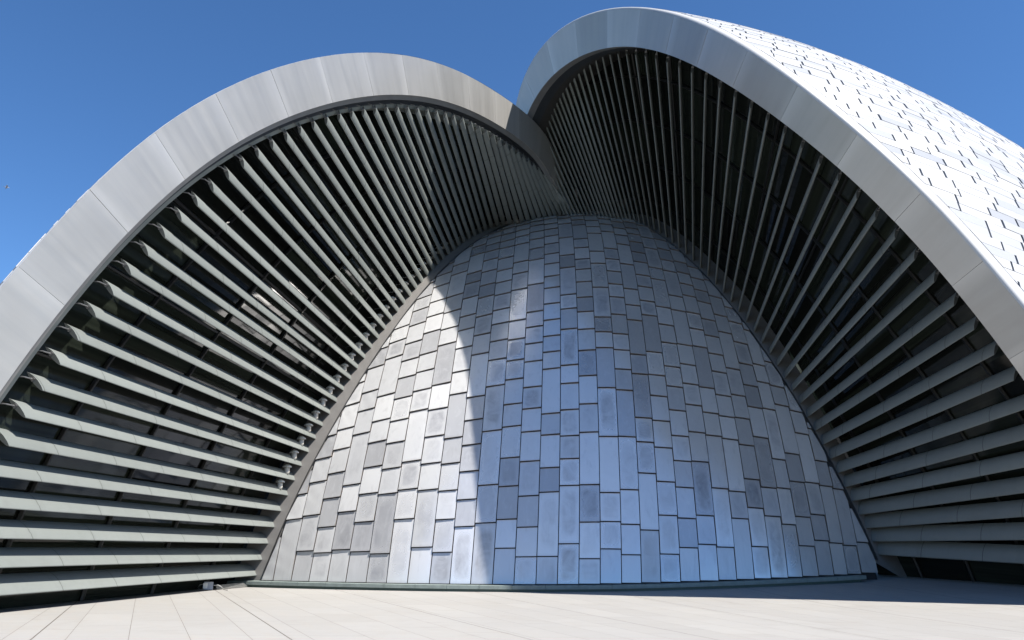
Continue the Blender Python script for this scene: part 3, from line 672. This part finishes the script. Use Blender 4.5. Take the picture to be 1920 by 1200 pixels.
    for k in rowsets:
        k1 = min(k + 2, mg - 1)
        for j in range(NP):
            f0, f1 = j / NP, (j + 1) / NP
            pts, uv = [], []
            for kk in range(k, k1 + 1):
                pts.append([To[kk] * (1 - f) + Qo[kk] * f for f in np.linspace(f0, f1, 3)])
                uv.append([(kk * .8 + j * 7.3, f * 12) for f in np.linspace(f0, f1, 3)])
            gl.grid(pts, 0, uv, (1.0 if rng.random() < .55 else rng.random() * .4, 0, 0), True)
    gl.build('glazing', M['glass'], root, toward=(2, -5, 6))
    for j in range(1, NP):
        f = j / NP; mu = MB()
        pts = np.array([To[kk] * (1 - f) + Qo[kk] * f + ng[kk] * .05 for kk in range(mg)])
        mu.tube(pts, .075, 0, 6, True, False)
        mu.build('mullion', M['mullion'], root)
    for k in range(3, mg, 4):
        tr = MB(); tr.tube([To[k] * .5 + To[k - 1] * .5 + ng[k] * .04, Qo[k] * .5 + Qo[k - 1] * .5 + ng[k] * .04], .06, 0, 6, True, False)
        tr.build('transom', M['mullion'], root)
    # --- reveal between glazing and dome edge
    E_ = EL if side > 0 else ER
    ez = E_[:, 2]; order = np.argsort(ez); ez = ez[order]; Es = E_[order]
    rv = MB(); r0, r1 = [], []
    sgn = 1 if side > 0 else -1
    for kk in range(mg):
        z = min(Qg[kk][2], ez[-1] - .01)
        e = A([np.interp(z, ez, Es[:, q]) for q in range(3)])
        c_, t_ = dome_inv(e)
        r0.append(dome_pt(c_ + sgn * .12, t_, -.06)); r1.append(Qo[kk] + axg[kk] * 1.45 + ng[kk] * .06)
        if Qg[kk][2] > ez[-1] + 1.2: break
    rv.grid([r0, r1], 0, None, smooth=False, flip=False)
    rv.build('edge_reveal', M['reveal'], root, toward=(2, -5, 6))
    # --- outer cladding
    f = shell_surface(O_, prm, None)
    i_of = lambda s: float(np.interp(s, arc, np.arange(n)))
    cl = MB(); bkp = MB()
    ts = np.linspace(0.0, tmax, 16)
    Pg = [[f(i, t) for t in ts] for i in range(0, n, 2)]
    cen = A(prm['C'])
    def nrm(s, t):
        i = i_of(s); a = f(i, t); u = f(min(n - 1, i + .5), t) - f(max(0, i - .5), t); w = f(i, t + .2) - a
        k = unit(np.cross(u, w)); return k if np.dot(k, a - (cen + A((0, 0, 4)))) > 0 else -k
    bkp.grid([[p for p in r] for r in Pg], 0, None, smooth=True, flip=(side > 0))
    bkp.build('shell_membrane', M['underlay'], root)
    # bright edge strip
    st = MB(); rows = []
    ss = np.linspace(0.0, arc[-1], 70)
    for t, o_ in ((0.0, .0), (.02, .05), (.08, .10), (.27, .115), (.54, .115)):
        rows.append([f(i_of(s), t) + nrm(s, t + .01) * o_ * (1 if side < 0 else .25) for s in ss])
    st.grid(rows, 0, None, (.95, .5, .5), True, flip=(side > 0))
    st.build('edge_strip', M['white'], root)
    ROWH, sg = .56, (1 if side < 0 else -1)
    r1, r2 = R(17) * sg, R(44) * sg
    ex, ey, sx_, sy_ = math.cos(r1), math.sin(r1), -math.sin(r2) * .8, math.cos(r2)
    smax = arc[-1]
    amin, amax, bmin, bmax = -smax - tmax, tmax + smax * 1.5, -tmax * 1.5, smax * 1.6 + tmax
    nb = int((bmax - bmin) / ROWH)
    for j in range(nb):
        b0 = bmin + j * ROWH; a0 = amin + rng.random() * 2
        while a0 < amax:
            ln = rng.choice([1.2, 1.35, 1.5, 1.5, 1.8])
            sl = .085
            q = [(a0, b0 + .008), (a0 + ln - sl, b0 + .008), (a0 + ln - sl, b0 + ROWH - .008), (a0, b0 + ROWH - .008)]
            pl = [(a * ex + b * sx_, a * ey + b * sy_) for a, b in q]       # (t, s)
            a0 += ln
            if max(p[0] for p in pl) < .56 or min(p[0] for p in pl) > tmax or max(p[1] for p in pl) < 0 or min(p[1] for p in pl) > smax: continue
            for axn, v, ge in ((0, .56, True), (0, tmax, False), (1, 0.0, True), (1, smax, False)):
                pl = clip(pl, axn, v, ge)
                if len(pl) < 3: break
            if len(pl) < 3: continue
            tm = sum(p[0] for p in pl) / len(pl); sm_ = sum(p[1] for p in pl) / len(pl)
            N1 = nrm(sm_, tm); h = (.11 if side < 0 else .03) + rng.random() * .02
            vs = [f(i_of(p[1]), p[0]) + N1 * h for p in pl]
            nv = unit(np.cross(vs[1] - vs[0], vs[2] - vs[0]))
            if np.dot(nv, N1) < 0: vs = vs[::-1]
            lo = [v - N1 * .10 for v in vs]; k = len(vs)
            col = (rng.random(), rng.random(), rng.random())
            cl.add(vs + lo, [tuple(range(k))] + [(i, i + k, (i + 1) % k + k, (i + 1) % k) for i in range(k)], 0, None, col)
    cl.build('roof_cladding', M['white'], root)
    # back wall closing the shell
    bw = MB(); last = [r[-1] for r in Pg]; ctr = A((np.mean([p[0] for p in last]), np.mean([p[1] for p in last]), 0))
    bw.grid([last, [ctr] * len(last)], 0, None, smooth=False, flip=(side > 0))
    bw.build('back_wall', M['concrete'], root)
    return root, nn, ax

shl, nnL, axL = build_shell('louvred_shell', 'shell building with sunlit brushed metal arch and long pale louvres, left of the dome',
            LO, LI, NL, TL, IL, SHL, 14.0, 1, True)
shr, nnR, axR = build_shell('louvred_shell', 'taller shell building with white slotted roof panels, its arch face and louvres in shade', RO, RI, NR, TR, IR, SHR, 28.0, -1, True)
# ------------------------------------------------------------------ small things
def make_lamp(p, nrm_):
    root = empty('bulkhead_lamp', p)
    tag(root, 'small white-hooded lamp among the lower ends of the sunlit louvres beside the dome', 'lamp', 'lamps in the gap between the louvres and the dome')
    def ring(r, z): return [A((p[0] + r * math.cos(2 * math.pi * k / 14), p[1] + r * math.sin(2 * math.pi * k / 14), p[2] + z)) for k in range(15)]
    h = MB(); h.grid([ring(.20, .13), ring(.17, .18), ring(.07, .25), ring(.015, .27)], 0, None, smooth=True); h.grid([ring(.19, .128), ring(.20, .13)], 0, None); h.grid([ring(.01, .15), ring(.19, .128)], 0, None)
    l = MB(); l.grid([ring(.01, -.17), ring(.085, -.17), ring(.115, -.08), ring(.115, .12), ring(.02, .15)], 0, None, smooth=True)
    a = MB(); d = -nrm_
    a.tube([A(p) + (0, 0, .10), A(p) + d * .25 + (0, 0, .10), A(p) + d * .60 + (0, 0, .02)], .022, 0, 6)
    for nm, m_, mt in (('hood', h, 'hood'), ('lens', l, 'lantern'), ('arm', a, 'steel')): m_.build(nm, M[mt], root)
    return root
proto = None
for i in range(5, 31):
    p = .5 * (IL[i] + IL[i + 1]) + axL[i] * .85 - nnL[i] * .22 + A((0, 0, .05))
    if proto is None:
        proto = make_lamp(p, nnL[i]); continue
    c = proto.copy(); COL.objects.link(c); c.location = tuple(p)
    c['label'] = proto['label']
    for ch in list(proto.children):
        k = ch.copy(); COL.objects.link(k); k.parent = c

# junction box, its cable and the pipes at the foot of the left louvres
bx = empty('junction_box', (-11.15, 30.8, 0))
tag(bx, 'small grey electrical box with white lid under the lowest louvre near the kerb end', 'electrical box')
b = MB(); b.box((-11.30, 30.70, .03), (.30, .10, 0), (-.07, .2, 0), (0, 0, .27)); b.build('housing', M['boxg'], bx)
b = MB(); b.box((-11.33, 30.675, .07), (.15, .05, 0), (-.004, .012, 0), (0, 0, .19)); b.build('lid', M['boxw'], bx)
b = MB(); b.tube([(-11.0, 30.85, .18), (-10.85, 30.9, .19), (-10.72, 30.9, .12), (-10.62, 30.86, .03), (-10.45, 30.84, .015)], .016, 0, 6); b.tube([(-11.32, 30.7, .22), (-11.45, 30.66, .2), (-11.5, 30.64, .1), (-11.4, 30.66, .03), (-11.28, 30.7, .05)], .013, 0, 6)
b.build('cable', M['pipe'], bx)
pp = MB()
for k in range(5):
    y = .05 * k
    pp.tube([(-11.02 - .02 * k, 31.25 + .02 * k, .03 + .028 * k), (-10.75 - .03 * k, 32.3, .04 + .03 * k), (-10.5 - .04 * k, 33.2, .05 + .03 * k)], .013, 0, 6)
o = pp.build('conduit_bundle', M['pipe'])
tag(o, 'bundle of thin grey conduits running from the electrical box to the kerb', 'conduits')

# gull far off in the sky at the left
def build_bird():
    P0 = A((-32.2, 45.9, 23.4)); r = A((.82, .57, 0)); f = A((.57, -.82, 0)); u = A((0, 0, 1))
    root = empty('gull', P0); tag(root, 'pale gull gliding alone in the blue sky left of the arch', 'bird')
    b = MB()
    prof = [(-.22, .004), (-.16, .03), (-.06, .055), (.04, .06), (.12, .045), (.16, .035), (.20, .032), (.235, .012), (.27, .003)]
    pts = [P0 + r * x + u * (.01 if x > .12 else 0) for x, _ in prof]
    b.tube(pts, [q for _, q in prof], 0, 10)
    b.add([P0 - r * .16 + f * .02, P0 - r * .30 + f * .06, P0 - r * .30 - f * .06, P0 - r * .16 - f * .02, P0 - r * .2 + u * .012], [(0, 1, 4), (1, 2, 4), (2, 3, 4), (0, 3, 2, 1)], 0)
    b.build('body', M['feather'], root)
    for s in (-1, 1):
        w = MB()
        sec = [(0, .07, -.07, .02), (.16, .085, -.06, .10), (.34, .05, -.06, .10), (.55, -.03, -.09, .03)]
        top = [[P0 + f * s * y + r * a + u * z, P0 + f * s * y + r * (a * .6 + b_ * .4) + u * (z + .016), P0 + f * s * y + r * b_ + u * z] for y, a, b_, z in sec]
        bot = [[q - u * .01 for q in t] for t in top]
        w.grid(top, 0, None, smooth=True); w.grid(bot, 0, None, smooth=True, flip=True)
        wo = w.build('wing', M['feather'], root)
        t = MB(); q = sec[-1]
        tip = P0 + f * s * .66 - r * .11 + u * .0
        t.add([top[-1][0], top[-1][2], tip, top[-1][1]], [(0, 3, 2), (3, 1, 2), (1, 0, 2)], 0); t.build('wing_tip', M['feather_dark'], wo)
        wo.children[0].location = (0, 0, 0)
build_bird()
for o in bpy.data.objects:                     # a small gull, half a metre across
    if o.name.split('.')[0] in ('body', 'wing', 'wing_tip'):
        for v in o.data.vertices:
            v.co = Vector((-32.2, 45.9, 23.4)) + (v.co - Vector((-32.2, 45.9, 23.4))) * .6
